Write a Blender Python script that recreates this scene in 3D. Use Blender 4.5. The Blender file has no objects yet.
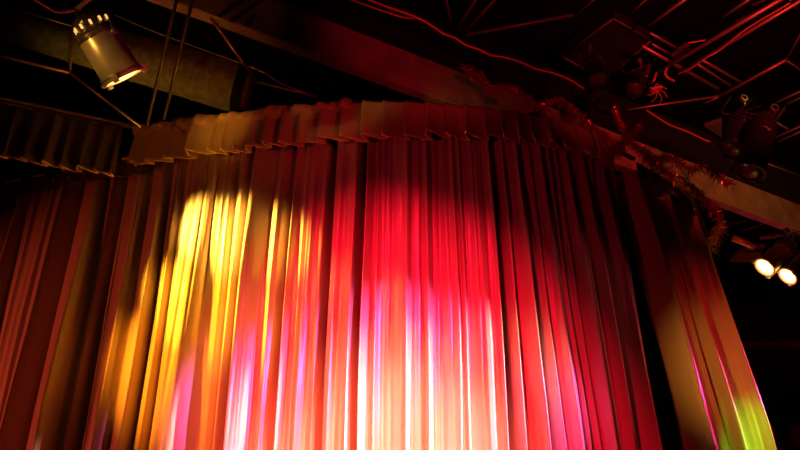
import bpy, bmesh, math, random
import numpy as np
from mathutils import Vector, Matrix, noise

random.seed(7)
rng = np.random.default_rng(11)
SC = bpy.context.scene
COL = SC.collection

# ------------------------------------------------------------------ camera
F_PX = 700.0
PITCH = math.radians(25.0)
CAM_Z = 1.6
CT, ST = math.cos(PITCH), math.sin(PITCH)
cam_d = bpy.data.cameras.new('camera')
cam_d.sensor_width = 36.0
cam_d.lens = 36.0 * F_PX / 800.0
cam_d.clip_start = 0.05
cam = bpy.data.objects.new('camera', cam_d)
COL.objects.link(cam)
cam.location = (0, 0, CAM_Z)
cam.rotation_euler = (math.radians(90) + PITCH, 0, 0)
SC.camera = cam


def ray(u, v):
    x, y = (u - 400.0) / F_PX, (225.0 - v) / F_PX
    return Vector((x, CT - y * ST, ST + y * CT))


def P(u, v, d):                      # point seen at (u, v), d metres along the optical axis
    return Vector((0, 0, CAM_Z)) + ray(u, v) * d


def PZ(u, v, z):                     # point seen at (u, v) on the horizontal plane z
    r = ray(u, v)
    return Vector((0, 0, CAM_Z)) + r * ((z - CAM_Z) / r.z)


# --------------------------------------------------------------- materials
def mat(name, color, rough=0.6, metal=0.0, spec=0.5, aniso=0.0, sheen=0.0, bump=None, vary=None,
        emit=None, emit_s=0.0):
    m = bpy.data.materials.new(name)
    m.use_nodes = True
    nt = m.node_tree
    b = nt.nodes['Principled BSDF']
    b.inputs['Base Color'].default_value = (*color, 1)
    b.inputs['Roughness'].default_value = rough
    b.inputs['Metallic'].default_value = metal
    b.inputs['Specular IOR Level'].default_value = spec
    b.inputs['Anisotropic'].default_value = aniso
    b.inputs['Sheen Weight'].default_value = sheen
    if emit:
        b.inputs['Emission Color'].default_value = (*emit, 1)
        b.inputs['Emission Strength'].default_value = emit_s
    if bump or vary:
        tc = nt.nodes.new('ShaderNodeTexCoord')
    if bump:
        scale, strength, dist, mp = bump
        mapn = nt.nodes.new('ShaderNodeMapping')
        mapn.inputs['Scale'].default_value = mp
        n = nt.nodes.new('ShaderNodeTexNoise')
        n.inputs['Scale'].default_value = scale
        n.inputs['Detail'].default_value = 5
        bp = nt.nodes.new('ShaderNodeBump')
        bp.inputs['Strength'].default_value = strength
        bp.inputs['Distance'].default_value = dist
        nt.links.new(tc.outputs['Object'], mapn.inputs['Vector'])
        nt.links.new(mapn.outputs['Vector'], n.inputs['Vector'])
        nt.links.new(n.outputs['Fac'], bp.inputs['Height'])
        nt.links.new(bp.outputs['Normal'], b.inputs['Normal'])
    if vary:
        scale, lo, hi = vary
        n2 = nt.nodes.new('ShaderNodeTexNoise')
        n2.inputs['Scale'].default_value = scale
        n2.inputs['Detail'].default_value = 6
        cr = nt.nodes.new('ShaderNodeValToRGB')
        cr.color_ramp.elements[0].position = 0.35
        cr.color_ramp.elements[1].position = 0.68
        cr.color_ramp.elements[0].color = (*[c * lo for c in color], 1)
        cr.color_ramp.elements[1].color = (*[min(1, c * hi) for c in color], 1)
        nt.links.new(tc.outputs['Object'], n2.inputs['Vector'])
        nt.links.new(n2.outputs['Fac'], cr.inputs['Fac'])
        nt.links.new(cr.outputs['Color'], b.inputs['Base Color'])
    return m


M = {}
M['satin'] = mat('curtain_satin', (0.50, 0.36, 0.30), 0.34, 0, 0.6, bump=(8.0, 0.55, 0.010, (2.4, 2.4, 0.7)))
M['gold_satin'] = mat('panel_satin', (0.60, 0.44, 0.24), 0.42, 0, 0.5, bump=(5.0, 0.45, 0.012, (2, 2, 0.7)))
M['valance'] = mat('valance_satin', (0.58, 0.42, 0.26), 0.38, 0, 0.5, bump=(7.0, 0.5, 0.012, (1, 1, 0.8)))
M['valance_dark'] = mat('dark_valance_cloth', (0.10, 0.068, 0.04), 0.7, 0, 0.3, bump=(9.0, 0.4, 0.01, (1, 1, 1)))  # far darker tone than the main valance satin
M['trim'] = mat('gold_hem_braid', (0.85, 0.62, 0.22), 0.35, 0.55)
M['concrete'] = mat('painted_concrete', (0.36, 0.31, 0.27), 0.9, 0, 0.2, bump=(26, 0.5, 0.01, (1, 1, 1)), vary=(5.0, 0.75, 1.2))
M['duct'] = mat('duct_wrap', (0.42, 0.36, 0.22), 0.8, 0, 0.3, bump=(40, 0.6, 0.01, (1, 1, 1)), vary=(12.0, 0.7, 1.25))
M['black'] = mat('black_paint', (0.012, 0.011, 0.011), 0.8, 0, 0.2)
M['ceil'] = mat('black_ceiling_deck', (0.01, 0.009, 0.009), 0.95, 0, 0.1, bump=(4, 0.5, 0.05, (1, 8, 1)))
M['wall'] = mat('dark_wall_paint', (0.016, 0.012, 0.012), 0.9, 0, 0.15, vary=(1.5, 0.6, 1.3))
M['floor'] = mat('dark_floor', (0.03, 0.025, 0.022), 0.5, 0, 0.4, vary=(3, 0.7, 1.3))
M['steel'] = mat('dull_steel', (0.35, 0.32, 0.30), 0.42, 0.8)
M['steel_dark'] = mat('dark_steel', (0.13, 0.115, 0.10), 0.5, 0.5)
M['pipe_red'] = mat('reddish_steel', (0.45, 0.30, 0.27), 0.4, 0.6)  # steel with an even reddish tint
M['chrome'] = mat('polished_can', (0.62, 0.52, 0.40), 0.32, 0.45, vary=(9.0, 0.7, 1.1))
M['can_rear'] = mat('darker_can_rear', (0.26, 0.20, 0.15), 0.28, 0.6, vary=(14.0, 0.4, 1.2))  # darker, blotchier tone than the can barrel
M['cable'] = mat('cable_rubber', (0.03, 0.028, 0.026), 0.45, 0, 0.5)
M['cable_red'] = mat('orange_cord', (0.75, 0.22, 0.12), 0.45, 0, 0.5)
M['tinsel'] = mat('red_tinsel_foil', (0.80, 0.10, 0.09), 0.18, 0.75)
M['tinsel_gold'] = mat('gold_tinsel_foil', (0.85, 0.70, 0.25), 0.3, 0.8)
M['lens_warm'] = mat('warm_lamp_lens', (0.9, 0.7, 0.4), 0.3, emit=(1.0, 0.62, 0.17), emit_s=6.5)
M['lens_amber'] = mat('amber_lamp_lens', (0.9, 0.6, 0.3), 0.3, emit=(1.0, 0.58, 0.14), emit_s=3.6)
M['lens_halo'] = mat('amber_lens_halo', (0.9, 0.5, 0.2), 0.3, emit=(1.0, 0.42, 0.04), emit_s=1.0)  # glowing ring stands in for the halo round a lit lens
M['vent_glow'] = mat('lamp_vent_light', (0.9, 0.5, 0.2), 0.4, emit=(1.0, 0.52, 0.12), emit_s=1.3)
M['lens_dark'] = mat('unlit_lens', (0.10, 0.05, 0.05), 0.12, 0.0, 0.8)
M['panel_black'] = mat('black_board', (0.022, 0.02, 0.02), 0.5, 0, 0.4)
M['red_wood'] = mat('dark_red_stain', (0.16, 0.04, 0.04), 0.6, 0, 0.3)
M['orange_glint'] = mat('orange_glint', (0.85, 0.30, 0.12), 0.4, 0.2)  # orange pieces stand in for lit glints along the curtain track


# ----------------------------------------------------------------- helpers
def tag(o, label=None, cat=None, group=None, kind=None):
    if label: o['label'] = label
    if cat: o['category'] = cat
    if group: o['group'] = group
    if kind: o['kind'] = kind
    return o


def empty(name, loc, label, cat, group=None):
    o = bpy.data.objects.new(name, None)
    o.empty_display_size = 0.05
    COL.objects.link(o)
    o.location = loc
    return tag(o, label, cat, group)


def link_mesh(name, verts, faces, material, parent=None, smooth=True):
    """one mesh object; verts are world points; the origin goes to the parent (or to the mesh centre)"""
    V = [Vector(v) for v in verts]
    if parent is not None:
        org = Vector(parent.location)
        p = parent.parent
        while p is not None:
            org += Vector(p.location)
            p = p.parent
    else:
        lo = Vector((min(v.x for v in V), min(v.y for v in V), min(v.z for v in V)))
        hi = Vector((max(v.x for v in V), max(v.y for v in V), max(v.z for v in V)))
        org = (lo + hi) / 2
    me = bpy.data.meshes.new(name)
    me.from_pydata([v - org for v in V], [], faces)
    me.materials.append(material)
    if smooth:
        me.polygons.foreach_set('use_smooth', [True] * len(me.polygons))
    me.update()
    o = bpy.data.objects.new(name, me)
    COL.objects.link(o)
    if parent is None:
        o.location = org
    else:
        o.parent = parent
    return o


class MB:
    def __init__(s):
        s.v, s.f = [], []

    def add(s, vs, fs):
        n = len(s.v)
        s.v += [Vector(v) for v in vs]
        s.f += [tuple(i + n for i in f) for f in fs]

    def tube(s, pts, r, seg=8, caps=True):
        pts = [Vector(p) for p in pts]
        n = len(pts)
        rs = r if isinstance(r, (list, tuple)) else [r] * n
        up = None
        rings = []
        for i in range(n):
            t = (pts[min(i + 1, n - 1)] - pts[max(i - 1, 0)]).normalized()
            if up is None:
                a = Vector((0, 0, 1)) if abs(t.z) < 0.9 else Vector((1, 0, 0))
                up = (a - t * a.dot(t)).normalized()
            else:
                up = (up - t * up.dot(t)).normalized()
            sd = t.cross(up)
            rings.append([pts[i] + (up * math.cos(k * 2 * math.pi / seg) + sd * math.sin(k * 2 * math.pi / seg)) * rs[i]
                          for k in range(seg)])
        vs = [v for rg in rings for v in rg]
        fs = [(i * seg + k, i * seg + (k + 1) % seg, (i + 1) * seg + (k + 1) % seg, (i + 1) * seg + k)
              for i in range(n - 1) for k in range(seg)]
        if caps:
            fs += [tuple(range(seg))[::-1], tuple((n - 1) * seg + k for k in range(seg))]
        s.add(vs, fs)

    def box(s, c, ax, ay, az, hx, hy, hz):
        c, ax, ay, az = map(Vector, (c, ax, ay, az))
        vs = [c + ax * (hx * i) + ay * (hy * j) + az * (hz * k) for i in (-1, 1) for j in (-1, 1) for k in (-1, 1)]
        fs = [(0, 1, 3, 2), (4, 6, 7, 5), (0, 4, 5, 1), (2, 3, 7, 6), (0, 2, 6, 4), (1, 5, 7, 3)]
        s.add(vs, fs)

    def lathe(s, o, axis, prof, seg=32, closed=False):
        """prof: list of (radius, distance along axis)"""
        o, t = Vector(o), Vector(axis).normalized()
        a = Vector((0, 0, 1)) if abs(t.z) < 0.9 else Vector((1, 0, 0))
        up = (a - t * a.dot(t)).normalized()
        sd = t.cross(up)
        vs, fs = [], []
        for r, h in prof:
            for k in range(seg):
                th = 2 * math.pi * k / seg
                vs.append(o + t * h + (up * math.cos(th) + sd * math.sin(th)) * r)
        for i in range(len(prof) - 1):
            for k in range(seg):
                fs.append((i * seg + k, i * seg + (k + 1) % seg, (i + 1) * seg + (k + 1) % seg, (i + 1) * seg + k))
        if closed:
            fs.append(tuple(range(seg))[::-1])
            fs.append(tuple((len(prof) - 1) * seg + k for k in range(seg)))
        s.add(vs, fs)

    def build(s, name, m, parent=None, smooth=True):
        return link_mesh(name, s.v, s.f, m, parent, smooth)


def smooth_path(pts, n=10):
    pts = [Vector(p) for p in pts]
    q = [pts[0] * 2 - pts[1]] + pts + [pts[-1] * 2 - pts[-2]]
    out = []
    for i in range(1, len(q) - 2):
        p0, p1, p2, p3 = q[i - 1], q[i], q[i + 1], q[i + 2]
        for k in range(n):
            t = k / n
            out.append(0.5 * ((2 * p1) + (p2 - p0) * t + (2 * p0 - 5 * p1 + 4 * p2 - p3) * t * t
                              + (3 * p1 - p0 - 3 * p2 + p3) * t ** 3))
    out.append(pts[-1])
    return out


# ------------------------------------------------------- the curtain's plan
H_HEM, H_TOP = 2.9, 3.25            # valance hem and top above the camera
plan = [(-2.6, 2.62), (-1.9, 2.22), (-1.55, 2.04), (-1.228, 1.905), (-.742, 1.74), (-.162, 1.62), (.15, 1.605), (.438, 1.652), (.636, 1.757),
        (.879, 1.958), (1.075, 2.235), (1.18, 2.52), (1.20, 2.80), (1.12, 3.05), (0.95, 3.25)]
cp = smooth_path([Vector((x * H_HEM, y * H_HEM, 0)) for x, y in plan], 60)
CX = np.array([[p.x, p.y] for p in cp])
seg_l = np.r_[0, np.cumsum(np.linalg.norm(np.diff(CX, axis=0), axis=1))]
S_TOT = seg_l[-1]


def C_at(s):
    s = np.asarray(s, float)
    p = np.stack([np.interp(s, seg_l, CX[:, 0]), np.interp(s, seg_l, CX[:, 1])], -1)
    e = 0.04
    a = np.stack([np.interp(s - e, seg_l, CX[:, 0]), np.interp(s - e, seg_l, CX[:, 1])], -1)
    b = np.stack([np.interp(s + e, seg_l, CX[:, 0]), np.interp(s + e, seg_l, CX[:, 1])], -1)
    t = b - a
    t /= np.linalg.norm(t, axis=-1, keepdims=True)
    nrm = np.stack([t[..., 1], -t[..., 0]], -1)      # towards the audience
    return p, nrm


_s = np.linspace(0, S_TOT, 6000)


def s_of(u, v, back=0.0):
    """arc position of the (vertical) curtain surface seen at pixel (u, v)"""
    r = ray(u, v)
    a = r.x / r.y
    p, n = C_at(_s)
    p = p - n * back
    az = p[:, 0] / p[:, 1]
    k = int(np.argmax(az))
    return float(np.interp(a, az[:k + 1], _s[:k + 1]))


FOLD = 2.5
Z_REF = 3.0
BACK = 0.13                          # the curtain hangs this far behind the valance line


# ---------------------------------------------------- curtain fold profile
def fold_profile(stripes, u_lo, s_grid):
    """stripes: (u_end, slope); 'N<k>' is a notch whose two walls slope in and out by k"""
    slope = np.zeros_like(s_grid)
    u0 = u_lo
    for u1, code in stripes:
        a, b = s_of(u0, 338, BACK), s_of(u1, 338, BACK)
        sel = (s_grid >= a) & (s_grid < b)
        if isinstance(code, str):
            k = float(code[1:])
            mid = (a + b) / 2
            slope[sel & (s_grid < mid)] = -k
            slope[sel & (s_grid >= mid)] = k
        else:
            slope[sel] = code
        u0 = u1
    ds = s_grid[1] - s_grid[0]

    def gauss(x, sig):
        k = int(4 * sig / ds)
        w = np.exp(-0.5 * (np.arange(-k, k + 1) * ds / sig) ** 2)
        w /= w.sum()
        return np.convolve(np.pad(x, k, mode='edge'), w, 'valid')
    slope = gauss(slope, 0.005) * FOLD
    off = np.cumsum(slope) * ds
    off = off - gauss(off, 0.16)
    return gauss(off, 0.0035)


def fine_profile(s_grid, seed):
    r = random.Random(seed)
    sl = np.zeros_like(s_grid)
    a = 0.0
    while a < s_grid[-1]:
        w1, w2, g = r.uniform(.008, .022), r.uniform(.008, .024), r.uniform(.0, .045)
        k = r.uniform(.5, 1.6) * r.choice((-1, 1, 1))
        sl[(s_grid >= a) & (s_grid < a + w1)] = k
        sl[(s_grid >= a + w1) & (s_grid < a + w1 + w2)] = -k * w1 / w2
        a += w1 + w2 + g
    ds = s_grid[1] - s_grid[0]
    k = np.exp(-0.5 * (np.arange(-6, 7) * ds / .003) ** 2); k /= k.sum()
    return np.cumsum(np.convolve(sl, k, 'same')) * ds


def rnd_stripes(u0, u1, r):
    out, u = [], u0
    while u < u1:
        for w, c in ((r.uniform(5, 12), r.uniform(.2, .9)), (r.uniform(2, 6), r.uniform(-1.2, -.5)),
                     (r.uniform(5, 12), r.uniform(-.2, .4)), (r.uniform(3, 8), 'N%.2f' % r.uniform(.9, 1.8))):
            u = min(u1, u + w)
            out.append((u, c))
    return out


MAIN = rnd_stripes(-160, 0, random.Random(3)) + [
    (18, .1), (21, 'N1.6'), (34, .4), (52, 'N1.3'), (72, .5), (76, -1.4), (84, .1), (95, 'N1.3'), (107, .5), (116, 1.0), (125, .15),
    (140, .8), (147, 'N1.8'), (158, .9), (160, -1.2), (178, .9), (190, .3), (200, -.35), (216, -.1), (220, -1.0), (226, 1.0),
    (231, .4), (241, 'N1.9'), (245, -.2), (260, -.8), (270, .05), (275, -.9), (285, 'N2.0'), (292, -.8), (298, .1), (303, 'N1.4'),
    (312, -.7), (320, .2), (329, 'N6'), (336, .3), (340, -.9), (354, .35), (363, 'N6'), (372, -.85), (376, .8), (382, -.7),
    (404, .1), (407, .8), (412, -1.3), (420, .2), (425, 'N1.5'), (428, .9), (434, -1.2), (443, 0.0), (446, 1.0), (455, .2), (458, .8),
    (465, 'N1.4'), (468, -1.0), (480, .35), (496, .05), (499, .9), (513, 'N2.4'), (514, .8), (519, -.9), (526, .5), (531, .8), (536, -1.4),
    (545, 'N.5'), (548, .9), (552, -1.0), (558, .3), (562, .6), (566, -1.1), (574, 'N.4'), (578, -1.0), (584, .5), (590, 'N.6'), (593, .8), (597, -1.1),
    (606, .1), (610, .6), (613, -1.1), (620, .2), (624, 'N1.0'), (630, .5), (634, -1.1), (642, .25), (646, -.6), (652, .5)]
RIGHT = [(659, .9), (677, .05), (680, -1.2), (687, .5), (703, 'N.7'), (707, 1.0), (712, -.3), (716, .8), (719, 'N1.2'), (725, .2),
         (729, -.9), (736, -.1)]
RIGHT_WRAP = [(8, .5), (5, -1.2), (10, .2), (6, 'N1.2')]


def curtain_mesh(name, s0, s1, prof_s, prof, z0, z1, material, parent, edge=0.16, back=BACK, flare=0.0):
    cols = int((s1 - s0) / 0.0045)
    rows = 56
    ss = np.linspace(s0, s1, cols)
    tt = np.linspace(0, 1, rows) ** 1.25
    verts = []
    sa, sb = s_of(500, 338, BACK), s_of(600, 338, BACK)
    lean = np.clip((ss - sa) / (sb - sa), 0, 1)
    lean = 0.05 * lean * lean * (3 - 2 * lean)
    for t in tt:
        z = z1 + (z0 - z1) * t
        sg = ss + lean * (Z_REF - z)
        wob = 0.010 * np.sin(1.3 * z + 2.2 * ss) + 0.007 * np.sin(2.9 * z - 5.0 * ss + 1.0) * t
        amp = 0.55 + 0.55 * min(1, t * 2.2) + 0.10 * np.sin(ss * 7.3 + z * 1.7)
        off = np.interp(ss + wob, prof_s, prof) * amp
        fade = np.array([max(0.0, min(1.0, .5 + 1.5 * noise.noise(Vector((x * 9.0, z * .55, 3.0))))) for x in ss[::12]])
        off = off + np.interp(ss + wob * .6, fs_grid, fs_prof) * np.interp(ss, ss[::12], fade)
        off = off + 0.007 * math.exp(-t * 26) * np.sin(ss * 62)            # gathers at the heading
        off = off + 0.004 * np.sin(ss * 21 + z * 5.0 + 3 * np.sin(ss * 3.1)) * t
        # the free edges turn inwards
        el = np.clip((s0 + 0.05 - ss) / 0.05, 0, 1) + np.clip((ss - s1 + 0.05) / 0.05, 0, 1)
        off = off - edge * el ** 1.5
        p, n = C_at(sg)
        p = p + n * (off - back + flare * t)[:, None]
        verts += [(x, y, z) for x, y in p]
    faces = [(i * cols + j, (i + 1) * cols + j, (i + 1) * cols + j + 1, i * cols + j + 1)
             for i in range(rows - 1) for j in range(cols - 1)]
    o = link_mesh(name, verts, faces, material, parent)
    sd = o.modifiers.new('cloth_thickness', 'SOLIDIFY')
    sd.thickness = 0.003
    sd.offset = -1
    return o


Z_HEM, Z_TOP = CAM_Z + H_HEM, CAM_Z + H_TOP
s_grid = np.arange(0, S_TOT, 0.002)
s_gapL = s_of(649.5, 338, BACK)
s_gapR = s_of(656, 338, BACK)
s_sil = s_of(734, 338, BACK)
fs_grid = np.arange(0, S_TOT, 0.0015)
fs_prof = fine_profile(fs_grid, 5)
prof_main = fold_profile(MAIN, -160, s_grid)

cur = empty('stage_curtain', (-0.3, 4.8, 0.0), 'wide satin stage curtain washed red and yellow, hanging in deep folds under the pleated valance', 'curtain')
curtain_mesh('cloth', 0.02, s_gapL, s_grid, prof_main, 0.02, Z_HEM + 0.10, M['satin'], cur)

# right panel: fold profile by image stripes, then regular folds round the corner
prof_r = fold_profile(RIGHT, 650, s_grid) * .9
wrap = s_grid > s_sil - 0.05
prof_r[wrap] += 0.03 * np.sin((s_grid[wrap] - s_sil) * 34)
cur2 = empty('side_curtain', (2.9, 5.9, 0.0), 'gold brown end curtain right of the black gap, green streaks near its foot', 'curtain')
curtain_mesh('cloth', s_gapR, S_TOT - 0.1, s_grid, prof_r, 0.02, Z_HEM + 0.10, M['gold_satin'], cur2, back=BACK - 0.03, flare=0.28)


# --------------------------------------------------------------- valances
def valance_drop(bounds, ztop_f, zhem_f, s_fn, lap=0.028, depth=0.05, base=0.02, seed=1, rows=14):
    """knife pleats lapping to the right: returns verts, faces and the hem path"""
    r = random.Random(seed)
    ss, oo, hz = [], [], []
    for a, b in zip(bounds[:-1], bounds[1:]):
        w = b - a
        d = depth * r.uniform(.55, 1.35)
        l = min(lap, w * .3)
        n = 9
        sag = r.uniform(-.014, .016)
        for k in range(n):
            t = k / (n - 1)
            ss.append(a + (w + l) * t)
            oo.append(base + d * (1 - t ** .8) + 0.006 * math.sin(t * math.pi * 2 + a * 9))
            hz.append(sag + 0.004 - 0.014 * t - 0.008 * math.sin(t * math.pi))
        ss.append(b + l * 1.04); oo.append(base + d * .10); hz.append(sag - .008)
        ss.append(b + l * .5); oo.append(base + d * .45); hz.append(sag - .004)
        ss.append(b - l * .02); oo.append(base + d * .85); hz.append(sag)
    ss, oo, hz = map(np.array, (ss, oo, hz))
    n = len(ss)
    verts = []
    for i in range(rows):
        t = i / (rows - 1)
        gather = 0.45 + 0.55 * t ** 0.8
        p, nr = s_fn(ss)
        p = p + nr * (oo * gather + 0.006 * np.sin(ss * 40 + t * 4) * t)[:, None]
        zt = np.array([ztop_f(x) for x in ss])
        zh = np.array([zhem_f(x) for x in ss]) + hz
        z = zt + (zh - zt) * t
        verts += [(a, b, c) for (a, b), c in zip(p, z)]
    faces = [(i * n + j, (i + 1) * n + j, (i + 1) * n + j + 1, i * n + j + 1) for i in range(rows - 1) for j in range(n - 1)]
    hem = [Vector(v) for v in verts[-n:]]
    return verts, faces, hem


def thicken(o, t=0.004):
    m = o.modifiers.new('cloth_thickness', 'SOLIDIFY')
    m.thickness = t
    m.offset = 0
    return o


# main pleated valance
vu = [(133, 168), (150, 168), (168, 166), (192, 160), (213, 155), (226, 150), (238, 146), (250, 143), (268, 140), (284, 138), (301, 140), (321, 138), (343, 134),
      (363, 134), (383, 134), (404, 134), (425, 134), (444, 133), (463, 133), (482, 135), (500, 138), (515, 142), (530, 146), (546, 149), (560, 151), (576, 153),
      (592, 156), (604, 158)]
vb = [s_of(u, v) for u, v in vu]
val = empty('pleated_valance', (0, 4.6, Z_HEM), 'broad pleated satin valance across the top of the stage curtain, gold at its left end', 'valance')
zt_a, zt_b = s_of(370, 134), s_of(600, 157)
vs, fs, hem = valance_drop(vb, lambda s: Z_TOP - .125 * min(1, max(0, (s - zt_a) / (zt_b - zt_a))), lambda s: Z_HEM, C_at, lap=.05, depth=.085, seed=4)
thicken(link_mesh('drop', vs, fs, M['valance'], val))
b = MB(); b.tube(hem, 0.0055, 6); b.build('hem_trim', M['trim'], val)
# gathered header along the top
b = MB()
hs = np.linspace(vb[0] - 0.01, s_of(352, 134), 360)
p, n = C_at(hs)
rows = 9
vv = []
for i in range(rows):
    a = math.pi * (0.05 + 1.05 * i / (rows - 1))
    puff = 0.035 + 0.018 * np.sin(hs * 26 + 2 * np.sin(hs * 5)) + 0.010 * np.sin(hs * 61 + i * .5)
    q = p + n * (0.03 + puff * math.sin(a) * 1.3)[:, None]
    hgt = 0.052 + 0.014 * np.sin(hs * 9.0)
    z = Z_TOP - 0.03 + hgt * math.cos(a)
    vv += [(x, y, c) for (x, y), c in zip(q, z)]
nn = len(hs)
thicken(link_mesh('header', vv, [(i * nn + j, (i + 1) * nn + j, (i + 1) * nn + j + 1, i * nn + j + 1) for i in range(rows - 1) for j in range(nn - 1)], M['valance'], val), .003)

# batten pipe that carries the main valance
bt = MB()
ps, ns = C_at(np.linspace(vb[0] - 0.05, s_of(640, 165), 60))
bt.tube([(x - n[0] * .05, y - n[1] * .05, Z_TOP - .14) for (x, y), n in zip(ps, ns)], 0.02, 8)
tag(bt.build('curved_batten', M['steel_dark']), 'curved steel pipe hidden along the top of the pleated valance', 'pipe')

# low heading strip on the curtain's left wing, with bright studs
lo_u = [-150, -125, -100, -75, -52, -30, -10, 12, 30, 46, 60, 76, 91, 101, 115, 128, 142]
lb = [s_of(u, 195 - (u * .16)) for u in lo_u]
head = empty('curtain_heading', (-3.2, 5.4, Z_HEM), 'narrow dark pleated heading strip along the top of the left curtain wing', 'valance')
vs, fs, hem = valance_drop(lb, lambda s: Z_HEM + 0.045, lambda s: Z_HEM - 0.065, C_at, lap=.015, depth=.02, base=-.02, seed=9, rows=8)
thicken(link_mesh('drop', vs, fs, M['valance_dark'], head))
for k in range(len(lb) - 1):
    sm = (lb[k] + lb[k + 1]) / 2
    pp, nn_ = C_at(np.array([sm]))
    o = Vector((*(pp[0] + nn_[0] * 0.0), Z_HEM - 0.005))
    st = MB()
    st.lathe(o, Vector((*nn_[0], 0)), [(.001, .022), (.006, .02), (.007, .012), (.006, 0)], 10)
    st.build('stud', M['trim'], head)
tr = MB()
ps, ns = C_at(np.linspace(lb[0], lb[-1], 50))
tr.tube([(x - n[0] * .01, y - n[1] * .03, Z_HEM + .065) for (x, y), n in zip(ps, ns)], 0.018, 8)
trk = tr.build('curtain_track', M['steel_dark'])
tag(trk, 'dark curtain track above the heading strip of the left curtain wing', 'rail')
for i, (ua, ub) in enumerate(((6, 23), (33, 45), (60, 76), (78, 99), (119, 132))):
    sa, sb = s_of(ua, 187), s_of(ub, 183)
    ps, ns = C_at(np.linspace(sa, sb, 8))
    t = MB()
    t.tube([(x + n[0] * .022, y + n[1] * .022, Z_HEM + .072) for (x, y), n in zip(ps, ns)], 0.012, 8)
    t.build('orange_glint', M['orange_glint'], trk)

# dark valance on its own pipe at the far left, nearer than the curtain
A = Vector((-2.18, 5.04, Z_TOP)); Bp = Vector((-3.17, 4.60, Z_TOP))
pd = (Bp - A).normalized()
Lp = 2.2
bb = MB(); bb.tube([A + pd * -0.02, A + pd * Lp], 0.021, 10)
pipe_l = tag(bb.build('hanging_batten', M['trim']), 'straight steel pipe above the dark valance at the left edge', 'pipe')  # gold colour stands in for amber glints on the steel


def line_fn(s):
    s = np.asarray(s)
    q = np.stack([A.x + pd.x * (Lp - s), A.y + pd.y * (Lp - s)], -1)
    t = -np.array([pd.x, pd.y])
    nr = np.array([t[1], -t[0]])
    return q, np.broadcast_to(nr, q.shape)


def s_line(u, v):
    r = ray(u, v)
    a = r.x / r.y
    g = np.linspace(-.3, Lp + 1, 3000)
    q, _ = line_fn(g)
    return float(np.interp(a, q[:, 0] / q[:, 1], g))


dv_u = [-120, -95, -72, -45, -22, 0, 20, 42, 60, 78, 95, 111]
db = [s_line(u, 165) for u in dv_u]
dval = empty('side_valance', (-3.2, 4.6, Z_TOP - .5), 'dark pleated valance with a gold zigzag hem hanging at the left edge', 'valance')
vs, fs, hem = valance_drop(db, lambda s: Z_TOP - 0.035, lambda s: Z_TOP - 0.50, line_fn, lap=.06, depth=.04, base=.02, seed=21)
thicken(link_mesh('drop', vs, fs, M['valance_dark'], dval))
b = MB(); b.tube(hem, 0.006, 6); b.build('hem_trim', M['trim'], dval)
b = MB(); b.box(A + pd * (Lp / 2 + .05) + Vector((0, 0, -.035)), pd, pd.cross(Vector((0, 0, 1))), (0, 0, 1), Lp / 2 - .13, .025, .016)
b.build('header', M['valance_dark'], dval)

# short scalloped valance above the side curtain
rv_u = [(640, 170), (650, 173), (660, 178), (669, 184), (678, 190), (686, 197), (694, 204), (701, 213), (707, 222)]
rb = [s_of(u, v, -.02) for u, v in rv_u] + [s_of(707, 222, -.02) + .25 * k for k in range(1, 6)]
rval = empty('corner_valance', (2.7, 6.0, Z_HEM), 'short dark scalloped valance over the end curtain, edged with lit gold tinsel', 'valance')
vs, fs, hem = valance_drop(rb, lambda s: Z_HEM + 0.14, lambda s: Z_HEM + 0.01, C_at, lap=.012, depth=.03, base=-.02, seed=31, rows=8)
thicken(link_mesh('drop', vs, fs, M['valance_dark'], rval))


# ------------------------------------------------------------------ tinsel
def tinsel(name, path, radius, count, material, parent=None, core=0.012, spread=None, width=.009, seed=1):
    r = random.Random(seed)
    pts = smooth_path(path, 12)
    L = [0]
    for i in range(1, len(pts)):
        L.append(L[-1] + (pts[i] - pts[i - 1]).length)
    m = MB()
    m.tube(pts, core, 6)
    for k in range(count):
        d = r.uniform(0, L[-1])
        i = max(1, next((j for j in range(len(L)) if L[j] >= d), len(L) - 1))
        t = (d - L[i - 1]) / max(1e-6, L[i] - L[i - 1])
        c = pts[i - 1].lerp(pts[i], t)
        v = Vector((r.gauss(0, 1), r.gauss(0, 1), r.gauss(0, 1))).normalized()
        w = v.cross(Vector((r.gauss(0, 1), r.gauss(0, 1), r.gauss(0, 1)))).normalized() * width / 2
        ln = radius * r.uniform(.55, 1.15)
        e = c + v * ln + Vector((0, 0, -ln * .25))
        mid = c + v * ln * .55 + Vector((0, 0, ln * .05))
        m.add([c - w, c + w, mid + w, mid - w, e + w * .4, e - w * .4], [(0, 1, 2, 3), (3, 2, 4, 5)])
    return m.build(name, material, parent, smooth=False)


zb = 5.3
tg = tinsel('tinsel_garland', [PZ(462, 68, zb), PZ(480, 76, zb), PZ(492, 92, zb - .04), PZ(505, 86, zb), PZ(525, 96, zb), PZ(540, 108, zb - .05), PZ(556, 100, zb),
                               PZ(575, 112, zb), PZ(592, 128, zb - .05), PZ(608, 138, zb - .04), PZ(622, 150, zb - .1)], .07, 1500, M['tinsel'], seed=2)
tag(tg, 'glittering dark red tinsel garland looped along the ceiling beam left of the tinsel bow', 'garland')
ctr = P(627, 139, 5.65)
bow = empty('tinsel_bow', ctr, 'red tinsel bow where the main valance ends above the black curtain gap', 'bow')
tinsel('arm', [ctr, P(622, 126, 5.65), P(614, 106, 5.65)], .045, 300, M['tinsel'], bow, seed=3)
tinsel('arm', [ctr, P(614, 150, 5.65), P(604, 163, 5.62)], .075, 420, M['tinsel'], bow, seed=4)
tinsel('arm', [ctr, P(640, 150, 5.65), P(656, 166, 5.75)], .05, 240, M['tinsel'], bow, seed=5)
tinsel('arm', [ctr, P(633, 133, 5.65), P(641, 125, 5.65)], .06, 200, M['tinsel'], bow, seed=6)
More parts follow.
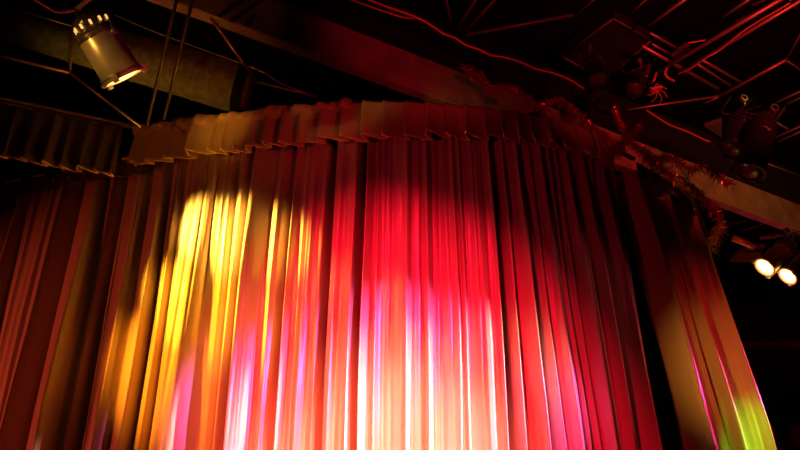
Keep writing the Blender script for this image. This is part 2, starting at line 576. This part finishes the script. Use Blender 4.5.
g2 = [(640, 148), (655, 163), (668, 174), (683, 181), (694, 189), (706, 200), (716, 212), (722, 222)]
tag(tinsel('tinsel_garland', [P(u, v, 5.75 + .014 * (u - 640)) for u, v in g2], .075, 750, M['tinsel'], seed=7),
    'spiky red tinsel garland over the end curtain, right of the tinsel bow', 'garland')
g3 = [(655, 158), (672, 158), (690, 168), (705, 166), (718, 176), (730, 184)]
tag(tinsel('tinsel_garland', [P(u, v, 5.95 + .008 * (u - 655)) for u, v in g3], .07, 650, M['tinsel'], seed=8),
    'bunched red tinsel garland hanging on the lit right part of the ceiling beam', 'garland')
g4 = [(660, 173), (668, 178), (678, 184), (687, 194), (694, 204), (698, 215)]
tinsel('tinsel_edge', [P(u, v, 5.8 + .013 * (u - 640)) for u, v in g4], .03, 500, M['tinsel_gold'], rval, core=.014, seed=9)
g5 = [(722, 222), (718, 232), (712, 240), (711, 250)]
tag(tinsel('tinsel_tail', [P(u, v, 6.85) for u, v in g5], .09, 260, M['tinsel_gold'], seed=10, width=.006),
    'straggly gold tinsel tail at the top right corner of the end curtain', 'garland')

# ---------------------------------------------------------------- the beam
# sloping concrete beam crossing above the curtain
def beam(a0, a1, w, h, m):
    """a0, a1: the lower rear edge; bottom face of width w towards the audience, then the side"""
    d = (a1 - a0).normalized()
    side = Vector((d.y, -d.x, 0)).normalized()
    up = side.cross(d)
    if up.z < 0: up = -up
    mb = MB()
    c = (a0 + a1) / 2 + side * (w / 2) + up * (h / 2)
    mb.box(c, d, side, up, (a1 - a0).length / 2, w / 2, h / 2)
    return mb


bz0, bz1 = 5.30, 5.30
e0, e1 = PZ(60, -30, 5.45), PZ(800, 237, 5.15)
dd = (e1 - e0)
bm_ = beam(e0 - dd * .12, e1 + dd * .25, .11, .40, M['concrete'])
o = bm_.build('ceiling_beam', M['concrete'], smooth=False)
o['kind'] = 'structure'
bv = o.modifiers.new('worn_edge', 'BEVEL'); bv.width = .012; bv.segments = 2
# black timber soffit on top of the concrete beam
dn = dd.normalized(); sdv = Vector((dn.y, -dn.x, 0)).normalized(); upv = sdv.cross(dn)
if upv.z < 0: upv = -upv
off_ = upv * .405 - sdv * .02
bk = beam(e0 - dd * .12 + off_, e1 + dd * .25 + off_, .22, .42, M['black'])
o = bk.build('trim_1', M['black'], smooth=False); o['kind'] = 'structure'

# duct on the left
dw = empty('air_duct', P(120, 55, 7.1), 'fat dim yellow air duct running behind the lamp at top left', 'duct')
c0, c1 = P(-60, 3, 7.4), P(252, 91, 7.7)
ax = (c1 - c0).normalized(); LL = (c1 - c0).length
m = MB()
m.lathe(c0, ax, [(.19, 0), (.24, LL * .5), (.285, LL - .35), (.285, LL - .10), (.27, LL - .04), (.20, LL), (.02, LL + .005)], 40)
m.build('tube', M['duct'], dw)
for h in (.42, .62, .82):
    m = MB()
    rr = .19 + (.285 - .19) * min(1, h / .93) + .004
    m.lathe(c0, ax, [(rr, LL * h - .006), (rr + .006, LL * h), (rr, LL * h + .006)], 40)
    m.build('seam', M['duct'], dw)
m = MB(); m.lathe(c0, ax, [(.295, LL - .16), (.300, LL - .15), (.300, LL - .06), (.295, LL - .05)], 40)
m.build('end_band', M['black'], dw)

# ----------------------------------------------------------- pipes, cables
def pipe(name, pts, r, m, label, cat, smooth=False, group=None, seg=8):
    mb = MB()
    mb.tube(smooth_path(pts, 8) if smooth and len(pts) > 2 else pts, r, seg)
    return tag(mb.build(name, m), label, cat, group)


pipe('drop_rod', [P(178, -6, 4.9), P(147, 125, 5.45)], .0125, M['steel_dark'], 'left of two parallel steel rods dropping to the left end of the pleated valance', 'rod')
pipe('drop_rod', [P(194, -6, 4.95), P(164, 119, 5.5)], .0125, M['steel_dark'], 'right of two parallel steel rods dropping to the left end of the pleated valance', 'rod')
pipe('brace', [P(211, 18, 5.2), P(257, 82, 5.9)], .013, M['pipe_red'], 'slanting brown brace from the beam down past the duct end', 'brace')
pipe('brace', [P(257, 82, 5.9), P(318, 97, 6.0)], .009, M['pipe_red'], 'thin nearly level bar from the foot of the slanting brace behind the valance top', 'bar')
pipe('wire', [P(115, 15, 6.2), P(150, 30, 6.2), P(190, 45, 6.2), P(258, 70, 6.2), P(280, 83, 6.2), P(308, 94, 6.2)], .005, M['trim'],
     'thin yellow wire curving across the duct down to the valance', 'wire', True)
pipe('truss_bar', [P(-20, 51, 5.4), P(70, 73, 5.0)], .010, M['trim'], 'thin level yellow lit bar left of the lamp, above the dark valance', 'bar')
pipe('truss_bar', [P(70, 73, 5.0), P(141, 127, 5.2)], .010, M['steel'], 'thin strut slanting from the lamp down to the valance corner', 'bar')
pipe('truss_bar', [P(70.5, 30, 4.9), P(70, 73, 5.0)], .012, M['steel_dark'], 'short upright bar just left of the lamp can', 'bar')
pipe('duct_highlight', [P(-10, 1, 6.8), P(72, 26, 6.6)], .008, M['trim'], 'thin painted yellow highlight along the upper edge of the duct left of the lamp', 'highlight')  # added tube paints the highlight along the duct's upper edge
pipe('power_cable', [P(28, -4, 5), P(45, 6, 5), P(56, 12, 5), P(68, 12, 4.8), P(80, 9, 4.6)], .007, M['cable_red'], 'brown cable running along the top left corner to the lamp', 'cable', True)

pipe('orange_cord', [P(358, -4, 5.6), P(385, 6, 5.6), P(418, 18, 5.6), P(432, 26, 5.6), P(444, 34, 5.65), P(455, 38, 5.7), P(466, 45, 5.7), P(480, 50, 5.7),
                     P(490, 55, 5.75), P(505, 57.5, 5.8), P(520, 62, 5.8), P(536, 69, 5.85), P(556, 74, 5.9), P(572, 81, 5.9), P(584, 89, 6)], .0095, M['cable_red'],
     'long wavy bright orange red cord along the dark steel beam', 'cable', True)
pipe('orange_cord', [P(346, -2, 5.7), P(380, 10, 5.7), P(402, 17, 5.7), P(417, 18.5, 5.65)], .007, M['cable_red'], 'short red cord joining the long wavy cord near the top edge', 'cable', True)
pipe('orange_cord', [P(646, 110, 6), P(668, 124, 6), P(688, 132, 6), P(705, 140, 6), P(724, 147, 6)], .008, M['cable_red'],
     'orange cord sagging to the right of the tinsel bow', 'cable', True)

Z1, Z2, Z3 = 5.9, 6.1, 6.3
red = [
    ([(445, -6), (453, 30)], .012, Z2, 'thin red strut slanting down at the top, left of two thicker red struts'),
    ([(480, -6), (457, 28)], .016, Z2, 'left of a pair of red struts at the top centre, right of the thin one'),
    ([(502, -8), (466, 31)], .016, Z2, 'right of a pair of red struts at the top centre'),
    ([(467, 35), (573, 15)], .016, Z2, 'long red bar sloping up to the right from the foot of the strut pair'),
    ([(576, 15), (598, -4)], .010, Z2, 'short red bar carrying on upward from the right end of the long red bar'),
    ([(632, 12), (648, -2)], .010, Z2, 'short dim red bar at the top edge above the black board'),
    ([(648, 26), (690, -4)], .016, Z2, 'dull red pipe slanting to the top edge right of the black board'),
    ([(642, 46), (718, 89)], .020, Z2, 'red pipe slanting down to the right under the long pipe pair'),
    ([(658, 72), (790, -6)], .020, Z1, 'upper of two long red pipes rising together to the top right'),
    ([(676, 75), (812, -6)], .017, Z1, 'lower, brightest of two long red pipes rising together to the top right'),
    ([(724, 16), (756, -5)], .014, Z2, 'short bright red pipe at the top edge above the long pipe pair'),
    ([(627, 110), (645, 107), (720, 96)], .012, Z1, 'nearly level red bar above the tinsel bow'),
    ([(720, 96), (786, 60)], .016, Z1, 'red pipe rising to the joint near the right edge'),
    ([(786, 60), (810, 18)], .010, Z1, 'thin bar climbing steeply from the joint at the right edge'),
    ([(786, 60), (812, 78)], .008, Z1, 'thin bar falling to the right from the joint at the right edge'),
    ([(703, 104), (719, 97)], .009, Z1, 'short orange bar below the rising red pipe'),
    ([(777, 102), (812, 86)], .012, Z1, 'upper of the orange bars at the right edge, above the dark lamp can'),
    ([(787, 104), (812, 92)], .010, Z1, 'thin yellowish bar just below the upper orange bar at the right edge'),
    ([(772, 120), (788, 129)], .012, Z1, 'short bright orange bar right of the dark lamp can top'),
    ([(774, 138), (812, 121)], .011, Z1, 'upper of two parallel amber bars beside the dark lamp can'),
    ([(778, 142), (812, 126)], .010, Z1, 'lower of two parallel amber bars beside the dark lamp can'),
    ([(766, 163), (808, 179)], .007, Z1, 'thin yellowish bar running right from the foot of the dark lamp can'),
    ([(650, 33), (682, 51)], .014, Z3, 'faint upper slat between the black board and the long pipes'),
    ([(652, 44), (676, 58)], .014, Z3, 'faint lower slat between the black board and the long pipes'),
    ([(702, 60), (742, 83)], .016, Z3, 'faint dull red bar, upper of those crossing below the long pipe pair'),
    ([(697, 64), (731, 86)], .014, Z3, 'faint dull red bar, lower of those crossing below the long pipe pair'),
    ([(752, 5), (790, -10)], .010, Z3, 'faint thin bar at the top right corner'),
    ([(788, -4), (796, 8)], .012, Z2, 'tiny cross bar over the long pipes at the top right corner'),
    ([(728, 224), (764, 219)], .010, 5.6, 'thin bar above the lit lamp pair, upper one'),
    ([(730, 235), (766, 223)], .010, 5.6, 'thin bar above the lit lamp pair, lower one'),
    ([(736, 262), (764, 254)], .010, 5.6, 'thin dim bar left of the lit lamp pair'),
]
for pts, r, z, lab in red:
    pipe('rigging_bar', [PZ(u, v, z) for u, v in pts], r, M['pipe_red'], lab, 'bar')
pipe('slack_cable', [PZ(688, 43, 6), PZ(700, 41, 6), PZ(710, 39, 6), PZ(724, 31, 6), PZ(740, 20, 6), PZ(762, 8, 6)], .008, M['cable_red'],
     'slack dim red cable curving above the long pipe pair', 'cable', True)
pipe('slack_cable', [PZ(676, 75, 5.9), PZ(690, 69, 5.86), PZ(706, 58, 5.86), PZ(720, 50, 5.88), PZ(745, 30, 5.9), PZ(790, 3, 5.9)], .008, M['cable_red'],
     'red cable wound along between the two long pipes', 'cable', True)
pipe('glint_loop', [P(650, 84, 6.2), P(654, 80, 6.1), P(656, 73, 6.2)], .011, M['cable_red'], 'short curled orange glint left of the clamp on the red pipe', 'glint', True)  # orange loop stands in for a curved glint
pipe('glint_loop', [P(667, 68, 6.2), P(665, 73, 6.1), P(668, 78, 6.1), P(674, 81, 6.2)], .011, M['cable_red'], 'short curled orange glint at the crossing of the red pipes', 'glint', True)  # second curved glint, modelled as an orange curl
pipe('yellow_tube', [P(733, 238, 7), P(754, 247, 7)], .035, M['trim'], 'short thick amber tube left of the lit lamp pair', 'tube')
fl = MB()
q = [P(740, 252, 7.8), P(765, 246, 7.8), P(757, 262, 7.6), P(730, 262, 7.6)]
nn_ = Vector((0, 0, .03))
fl.add(q + [x + nn_ for x in q], [(0, 1, 2, 3), (7, 6, 5, 4), (0, 4, 5, 1), (1, 5, 6, 2), (2, 6, 7, 3), (3, 7, 4, 0)])
tag(fl.build('barn_door', M['red_wood'], smooth=False), 'dim dark red flap left of the lit lamp pair', 'flap')

# black square board high on the ceiling
bd = empty('hanging_board', PZ(606, 48, 6.3), 'big black square board hanging flat under the ceiling', 'board')
q = [PZ(562, 56, 6.3), PZ(613, 18, 6.3), PZ(651, 40, 6.3), PZ(604, 80, 6.3)]
m = MB(); up = Vector((0, 0, .12))
m.add(q + [x + up for x in q], [(0, 1, 2, 3), (7, 6, 5, 4), (0, 4, 5, 1), (1, 5, 6, 2), (2, 6, 7, 3), (3, 7, 4, 0)])
m.build('board', M['panel_black'], bd, smooth=False)
m = MB()
for i in range(4):
    m.tube([q[i] + Vector((0, 0, -.008)), q[(i + 1) % 4] + Vector((0, 0, -.008))], .014, 6)
m.build('frame', M['steel_dark'], bd)
q = [PZ(705, 127, 6.2), PZ(722, 121, 6.2), PZ(722, 138, 6.2)]
m = MB(); m.add(q + [x + Vector((0, 0, .05)) for x in q], [(0, 1, 2), (5, 4, 3), (0, 3, 4, 1), (1, 4, 5, 2), (2, 5, 3, 0)])
tag(m.build('gusset_plate', M['pipe_red'], smooth=False), 'small dull red triangular plate left of the dark lamp can', 'plate')
q = [PZ(672, 58, 6.2), PZ(686, 46, 6.2), PZ(692, 50, 6.2), PZ(679, 62, 6.2)]
m = MB(); m.add(q + [x + Vector((0, 0, .05)) for x in q], [(0, 1, 2, 3), (7, 6, 5, 4), (0, 4, 5, 1), (1, 5, 6, 2), (2, 6, 7, 3), (3, 7, 4, 0)])
tag(m.build('flat_plate', M['pipe_red'], smooth=False), 'small dull red flat plate beside the upper long pipe', 'plate')


# ------------------------------------------------------------------- lamps
def facing(u0, v0, d0, u1, v1, c):
    """rear point at depth d0 and a front point on the ray (u1, v1) so that the lens shows with ratio c"""
    a = P(u0, v0, d0)
    best = None
    for k in range(-900, 900):
        b = P(u1, v1, d0 + k * .001)
        cc = (b - a).normalized().dot(-ray(u1, v1).normalized())
        if best is None or abs(cc - c) < best[0]:
            best = (abs(cc - c), b)
    return a, best[1]


def par_can(rear, front, r, label, lit, group=None, body='chrome', vents=False, hang=None, yoke_side=1):
    rear, front = Vector(rear), Vector(front)
    ax = (front - rear).normalized()
    L = (front - rear).length
    root = empty('stage_lamp', rear, label, 'lamp', group)
    m = MB()
    bl = L * .34                                     # length of the rear housing
    m.lathe(rear, ax, [(r * .98, bl), (r, bl + .01), (r, L - .03), (r * 1.06, L - .028), (r * 1.06, L - .018), (r, L - .016), (r, L),
                       (r * .93, L), (r * .93, L - .04)], 40)
    m.build('barrel', M[body], root)
    m = MB()
    m.lathe(rear, ax, [(.001, -.01), (r * .55, 0), (r * .80, bl * .12), (r * .86, bl * .3), (r * .86, bl * .62), (r * 1.02, bl * .66), (r * 1.04, bl * .74),
                       (r * 1.0, bl * .80), (r * 1.0, bl * .92), (r * 1.05, bl * .95), (r * 1.05, bl * 1.02), (r * .99, bl * 1.06)], 40)
    rh = m.build('rear_housing', M['can_rear'] if body == 'chrome' else M[body], root)
    a = Vector((0, 0, 1)); u_ = (a - ax * a.dot(ax)).normalized(); s_ = ax.cross(u_)
    if vents:
        for k in range(11):
            th = 2 * math.pi * k / 11
            rad = u_ * math.cos(th) + s_ * math.sin(th)
            tn = ax.cross(rad)
            v = MB()
            v.box(rear + ax * (bl * .45) + rad * (r * .865), ax, tn, rad, bl * .10, r * .055, .004)
            v.build('vent_slot', M['vent_glow'], rh, smooth=False)
    # gel frame: a ring with clips
    m = MB()
    m.lathe(rear, ax, [(r * .95, L - .004), (r * 1.16, L - .004), (r * 1.16, L + .010), (r * .95, L + .010), (r * .95, L - .004)], 8 if body != 'chrome' else 12)
    gf = m.build('gel_frame', M[body], root, smooth=False)
    for k in range(3):
        th = 2 * math.pi * k / 3 + .5
        rad = u_ * math.cos(th) + s_ * math.sin(th)
        v = MB(); v.box(rear + ax * (L + .004) + rad * r * 1.16, ax, ax.cross(rad), rad, .022, .016, .010)
        v.build('clip', M[body], gf, smooth=False)
    m = MB()
    m.lathe(rear, ax, [(r * .94, L - .01), (r * .8, L + .004), (r * .5, L + .013), (r * .2, L + .017), (.001, L + .018)], 32)
    ln = m.build('lens', M[lit], root)
    if lit == 'lens_warm':
        m = MB()
        m.lathe(rear, ax, [(r * 1.02, L + .011), (r * .93, L + .012), (r * .86, L + .006)], 32)
        m.build('lens_halo', M['lens_halo'], ln)
    # yoke and clamp
    sd = Vector((ax.y, -ax.x, 0))
    sd = sd.normalized() if sd.length > .05 else Vector((1, 0, 0))
    piv = rear + ax * (L * .40)
    top = hang if hang is not None else piv + Vector((0, 0, r * 2.1))
    m = MB()
    for sg in (-1, 1):
        a0 = piv + sd * (sg * r * 1.14)
        a1 = top + sd * (sg * r * 1.14)
        wd = ax - (a1 - a0).normalized() * ax.dot((a1 - a0).normalized())
        wd.normalize()
        m.box((a0 + a1) / 2, (a1 - a0).normalized(), sd, wd, (a1 - a0).length / 2 + .01, .003, .016)
    m.box(top, sd, wd, sd.cross(wd), r * 1.15, .016, .003)
    yk = m.build('yoke', M['steel_dark'], root, smooth=False)
    for sg in (-1, 1):
        m = MB()
        m.lathe(piv + sd * (sg * r * 1.0), sd * sg, [(.001, r * .26), (.018, r * .25), (.02, r * .12), (.012, .0)], 12)
        m.build('knob', M['steel'], yk)
    m = MB()
    m.tube([top, top + Vector((0, 0, .05))], .010, 8)
    m.lathe(top + Vector((0, 0, .075)) - sd * .02, sd, [(.022, 0), (.036, 0), (.036, .04), (.022, .04), (.022, 0)], 14)
    m.build('clamp', M['steel_dark'], root)
    m = MB()
    m.tube(smooth_path([rear - ax * .005, rear - ax * .05 + Vector((-.03, 0, -.02)), rear - ax * .06 + Vector((-.10, .02, -.02)), rear + Vector((-.15, .02, .06)), top + Vector((-.10, 0, .10))], 8), .006, 6)
    m.build('power_cord', M['cable'], root)
    return root


ra, fa = facing(86, 15, 3.98, 122.5, 77, .10)
par_can(ra, fa, .116, 'bright metal lamp can at top left, tilted down over the dark valance, glowing amber', 'lens_amber', vents=True, hang=P(88, 0, 4.1))
pipe('lamp_pipe', [P(40, -6, 4.15), P(150, -14, 4.15)], .024, M['steel_dark'], 'pipe the bright top left lamp can is clamped to', 'pipe')

par_can(*facing(791, 243, 7.15, 765, 267, .66), .098, 'left of two lit warm white lamps at the right edge, its metal body showing', 'lens_warm', 'lit lamp pair at the right edge', hang=P(788, 238, 7.2))
par_can(*facing(813, 254, 7.15, 788, 276, .66), .090, 'right of two lit warm lamps at the right edge, its body cut off', 'lens_warm', 'lit lamp pair at the right edge', hang=P(812, 246, 7.2))
pipe('lamp_pipe', [P(760, 238, 7.3), P(840, 228, 7.3)], .022, M['steel_dark'], 'dark pipe just above the two lit lamps at the right edge', 'pipe')
M['can_dark'] = mat('black_can', (0.035, 0.03, 0.03), 0.35, 0.3)
par_can(P(766, 116, 5.6), P(750, 172, 5.35), .105, 'unlit black lamp can pointing down at the right, under the orange bars', 'lens_dark', body='can_dark', hang=P(776, 116, 5.8))
par_can(P(742, 116, 5.9), P(732, 150, 5.7), .10, 'unlit black lamp can half hidden left of the other black can', 'lens_dark', body='can_dark', hang=P(745, 106, 6.0))
par_can(P(590, 62, 6.2), P(598, 80, 6.0), .085, 'unlit dark lamp under the black square board with a red glint', 'lens_dark', body='can_dark', hang=P(590, 54, 6.3))
par_can(P(640, 74, 6.3), P(635, 89, 6.05), .07, 'unlit round faced lamp with red glints, left of the pipe clamp', 'lens_dark', body='can_dark', hang=P(641, 68, 6.4))
cl = empty('pipe_clamp', P(657, 90, 6), 'metal pipe clamp with a bright orange glint, right of the round faced lamp', 'clamp')
m = MB(); m.box(P(656, 89, 6), Vector((1, 0, .3)).normalized(), (0, 1, 0), Vector((-.3, 0, 1)).normalized(), .05, .02, .014); m.build('jaw', M['cable_red'], cl, smooth=False)  # orange colour of the jaw stands in for its glint
m = MB()
for k in range(7):
    th = k / 7 * 6.28
    m.tube(smooth_path([P(657, 91, 6), P(657 + 7 * math.cos(th), 92 + 7 * math.sin(th), 6), P(657 + 11 * math.cos(th + .4), 94 + 10 * math.sin(th + .4), 6.03)], 4), .004, 5)
m.build('wire_ends', M['cable_red'], cl)


# ------------------------------------------------------------- room shell
def plane_box(name, lo, hi, m):
    lo, hi = Vector(lo), Vector(hi)
    mb = MB()
    mb.box((lo + hi) / 2, (1, 0, 0), (0, 1, 0), (0, 0, 1), *((hi - lo) / 2))
    o = mb.build(name, m, smooth=False)
    o['kind'] = 'structure'
    return o


X0, X1, Y0, Y1, ZC = -10, 10, -5, 13, 7.6
plane_box('floor', (X0, Y0, -.2), (X1, Y1, 0), M['floor'])
plane_box('ceiling', (X0, Y0, ZC), (X1, Y1, ZC + .2), M['ceil'])
plane_box('wall_left', (X0 - .2, Y0, 0), (X0, Y1, ZC), M['wall'])
plane_box('wall_right', (X1, Y0, 0), (X1 + .2, Y1, ZC), M['wall'])
plane_box('wall_back', (X0, Y1, 0), (X1, Y1 + .2, ZC), M['wall'])
plane_box('wall_front', (X0, Y0 - .2, 0), (X1, Y0, ZC), M['wall'])


def PY(u, v, y):
    r = ray(u, v)
    return Vector((0, 0, CAM_Z)) + r * (y / r.y)


# far right wall: rail, pictures, round panel
ra_ = PY(735, 348, Y1 - .06); rb_ = PY(812, 342, Y1 - .06)
m = MB(); m.box((ra_ + rb_) / 2 + Vector((0, .02, 0)), (1, 0, 0), (0, 1, 0), (0, 0, 1), (rb_ - ra_).length / 2 + .5, .05, .07)
o = m.build('trim_2', M['red_wood'], smooth=False); o['kind'] = 'structure'
for (ua, va, ub, vb_, lab) in ((735, 368, 758, 378, 'upper strip'), (735, 381, 761, 391, 'middle board'), (735, 394, 763.5, 398, 'narrow lower board')):
    a_, b_ = PY(ua, va, Y1 - .05), PY(ub, vb_, Y1 - .05)
    m = MB(); m.box((a_ + b_) / 2 + Vector((0, .025, 0)), (1, 0, 0), (0, 1, 0), (0, 0, 1), abs(b_.x - a_.x) / 2, .025, abs(a_.z - b_.z) / 2)
    tag(m.build('wall_board', M['red_wood'], smooth=False), 'dim dark red %s on the far wall beside the end curtain' % lab, 'board', None)
for (uu, vv_, rr, lab) in ((763, 433, .26, 'big dim round panel on the far wall at the lower right, beside the curtain edge'),
                           (784, 452, .17, 'lower small dim round panel at the bottom right corner'),
                           (803, 436, .22, 'dim round panel cut by the right edge low in the picture')):
    c = PY(uu, vv_, Y1 - .05)
    m = MB(); m.lathe(c + Vector((0, .05, 0)), (0, -1, 0), [(rr, 0), (rr, .04), (rr * .96, .055), (rr * .90, .05), (.001, .05)], 48)
    tag(m.build('round_panel', M['red_wood']), lab, 'panel')


# ------------------------------------------------------------------ lights
def spot(name, loc, target, power, color, size=40, blend=.6, soft=.1):
    l = bpy.data.lights.new(name, 'SPOT')
    l.energy = power
    l.color = color
    l.spot_size = math.radians(size)
    l.spot_blend = blend
    l.shadow_soft_size = soft
    o = bpy.data.objects.new(name, l)
    COL.objects.link(o)
    o.location = loc
    d = Vector(target) - Vector(loc)
    o.rotation_euler = d.to_track_quat('-Z', 'Y').to_euler()
    return o


RED = (1.0, .006, .03)
spot('red_wash', (-1.4, -0.2, 6.0), (-0.1, 4.6, 2.5), 4400, RED, 33, 1.0, .05)
spot('red_front', (0.8, -1.5, 5.2), (-0.1, 4.6, 2.0), 1700, (1, .015, .03), 22, 1.0, .05)
spot('red_flood', (-2.2, 0.6, 1.8), (-0.1, 4.7, 3.4), 150, (1, .006, .06), 38, 1.0, .05)
spot('red_key', (-0.2, -0.8, 5.0), (-0.15, 4.6, 2.0), 9500, (1, .14, .06), 22, 1.0, .05)
spot('pink_side', (5.0, 3.2, 4.3), (0.5, 4.6, 2.2), 9000, (1, .10, .42), 16, 1.0, .04)
spot('white_side', (4.8, 2.9, 4.5), (0.2, 4.6, 2.45), 7000, (1, .40, .26), 16, 1.0, .04)
spot('peach_graze', (4.8, 3.5, 3.6), (1.2, 4.85, 2.9), 120, (1, .12, .12), 34, 1.0, .04)
spot('yellow_core', (-4.2, 3.6, 4.75), (-1.50, 4.85, 3.88), 9500, (1, .56, .06), 13, 1.0, .05)
spot('yellow_side', (-4.2, 3.8, 4.7), (-1.62, 4.9, 3.35), 5000, (1, .48, .018), 15, 1.0, .05)
spot('yellow_low', (-4.2, 3.5, 4.6), (-1.80, 5.0, 2.8), 2500, (1, .32, .01), 17, 1.0, .05)
spot('can_amber_fill', (-3.6, 0.9, 3.0), (-1.65, 3.2, 4.15), 210, (1, .50, .08), 9, 1.0, .1)  # added unseen spot that gilds the top left lamp can
spot('can_pink_fill', (0.8, 1.0, 4.2), (-1.6, 3.2, 4.1), 24, (1, .02, .12), 12, 1.0, .05)  # added unseen spot that tints the lamp can's right side
spot('amber_rig', (-2.6, 2.0, 3.2), (-2.0, 4.6, 5.3), 40, (1, .20, .03), 44, 1.0, .05)
spot('red_valance', (1.2, 2.4, 3.5), (-0.9, 4.8, 4.72), 60, (1, .02, .03), 22, 1.0, .04)
spot('orange_wash', (-6.6, 3.2, 2.0), (-3.0, 5.35, 2.6), 420, (1, .10, .035), 50, 1.0, .05)
spot('magenta_rim', (6.6, 8.5, 3.9), (3.35, 6.7, 2.3), 7000, (1, .03, .25), 36, .8, .05)
spot('green_beam', (5.6, 5.0, 4.7), (2.60, 5.78, 2.25), 2600, (.2, 1, .03), 14, .9, .04)
spot('amber_front', (0.3, 1.9, 2.6), (3.4, 6.2, 2.95), 330, (1, .38, .06), 22, 1.0, .05)
spot('olive_left', (-3.6, 5.9, 4.4), (-2.4, 6.2, 6.4), 24, (1, .52, .06), 90, 1.0, .1)
spot('olive_right', (5.2, 4.9, 4.6), (4.4, 6.6, 5.4), 26, (1, .62, .06), 70, 1.0, .1)
spot('gold_edge', (4.0, 4.0, 5.6), (2.55, 5.45, 4.80), 120, (1, .75, .10), 11, 1.0, .05)
spot('red_uplight', (0.5, 1.9, 3.6), (0.3, 4.5, 5.5), 105, (1, .01, .03), 36, 1.0, .1)
spot('red_tinsel', (1.6, 2.6, 4.2), (1.75, 5.0, 5.4), 50, (1, .03, .03), 42, 1.0, .02)
spot('red_ceiling', (3.0, 2.0, 4.2), (3.4, 5.6, 6.2), 400, (1, .04, .03), 62, 1.0, .03)
spot('white_front', (2.4, 0.5, 5.0), (-0.05, 4.6, 2.0), 4600, (1, .42, .34), 18, 1.0, .05)
spot('pink_mid', (4.2, 1.7, 4.3), (0.02, 4.6, 2.85), 5500, (1, .08, .36), 13, 1.0, .04)
spot('gold_valance', (-2.7, 2.6, 3.5), (-1.5, 4.75, 4.68), 130, (1, .40, .03), 12, 1.0, .04)
spot('red_side', (5.6, 4.6, 3.6), (2.9, 6.0, 3.0), 150, (1, .02, .03), 44, 1.0, .04)
# light of the visible lamps
spot('lamp_glow', fa + (fa - ra).normalized() * .06, fa + (fa - ra) * 5, 60, (1, .6, .2), 60, .6, .05)

w = bpy.data.worlds.new('dark_room')
w.use_nodes = True
w.node_tree.nodes['Background'].inputs[0].default_value = (.010, .004, .004, 1)
w.node_tree.nodes['Background'].inputs[1].default_value = 0.25
SC.world = w
vs_ = SC.view_settings
vs_.view_transform = 'Standard'
vs_.look = 'None'
vs_.exposure = 0.0
vs_.gamma = 1.0
vs_.use_curve_mapping = False
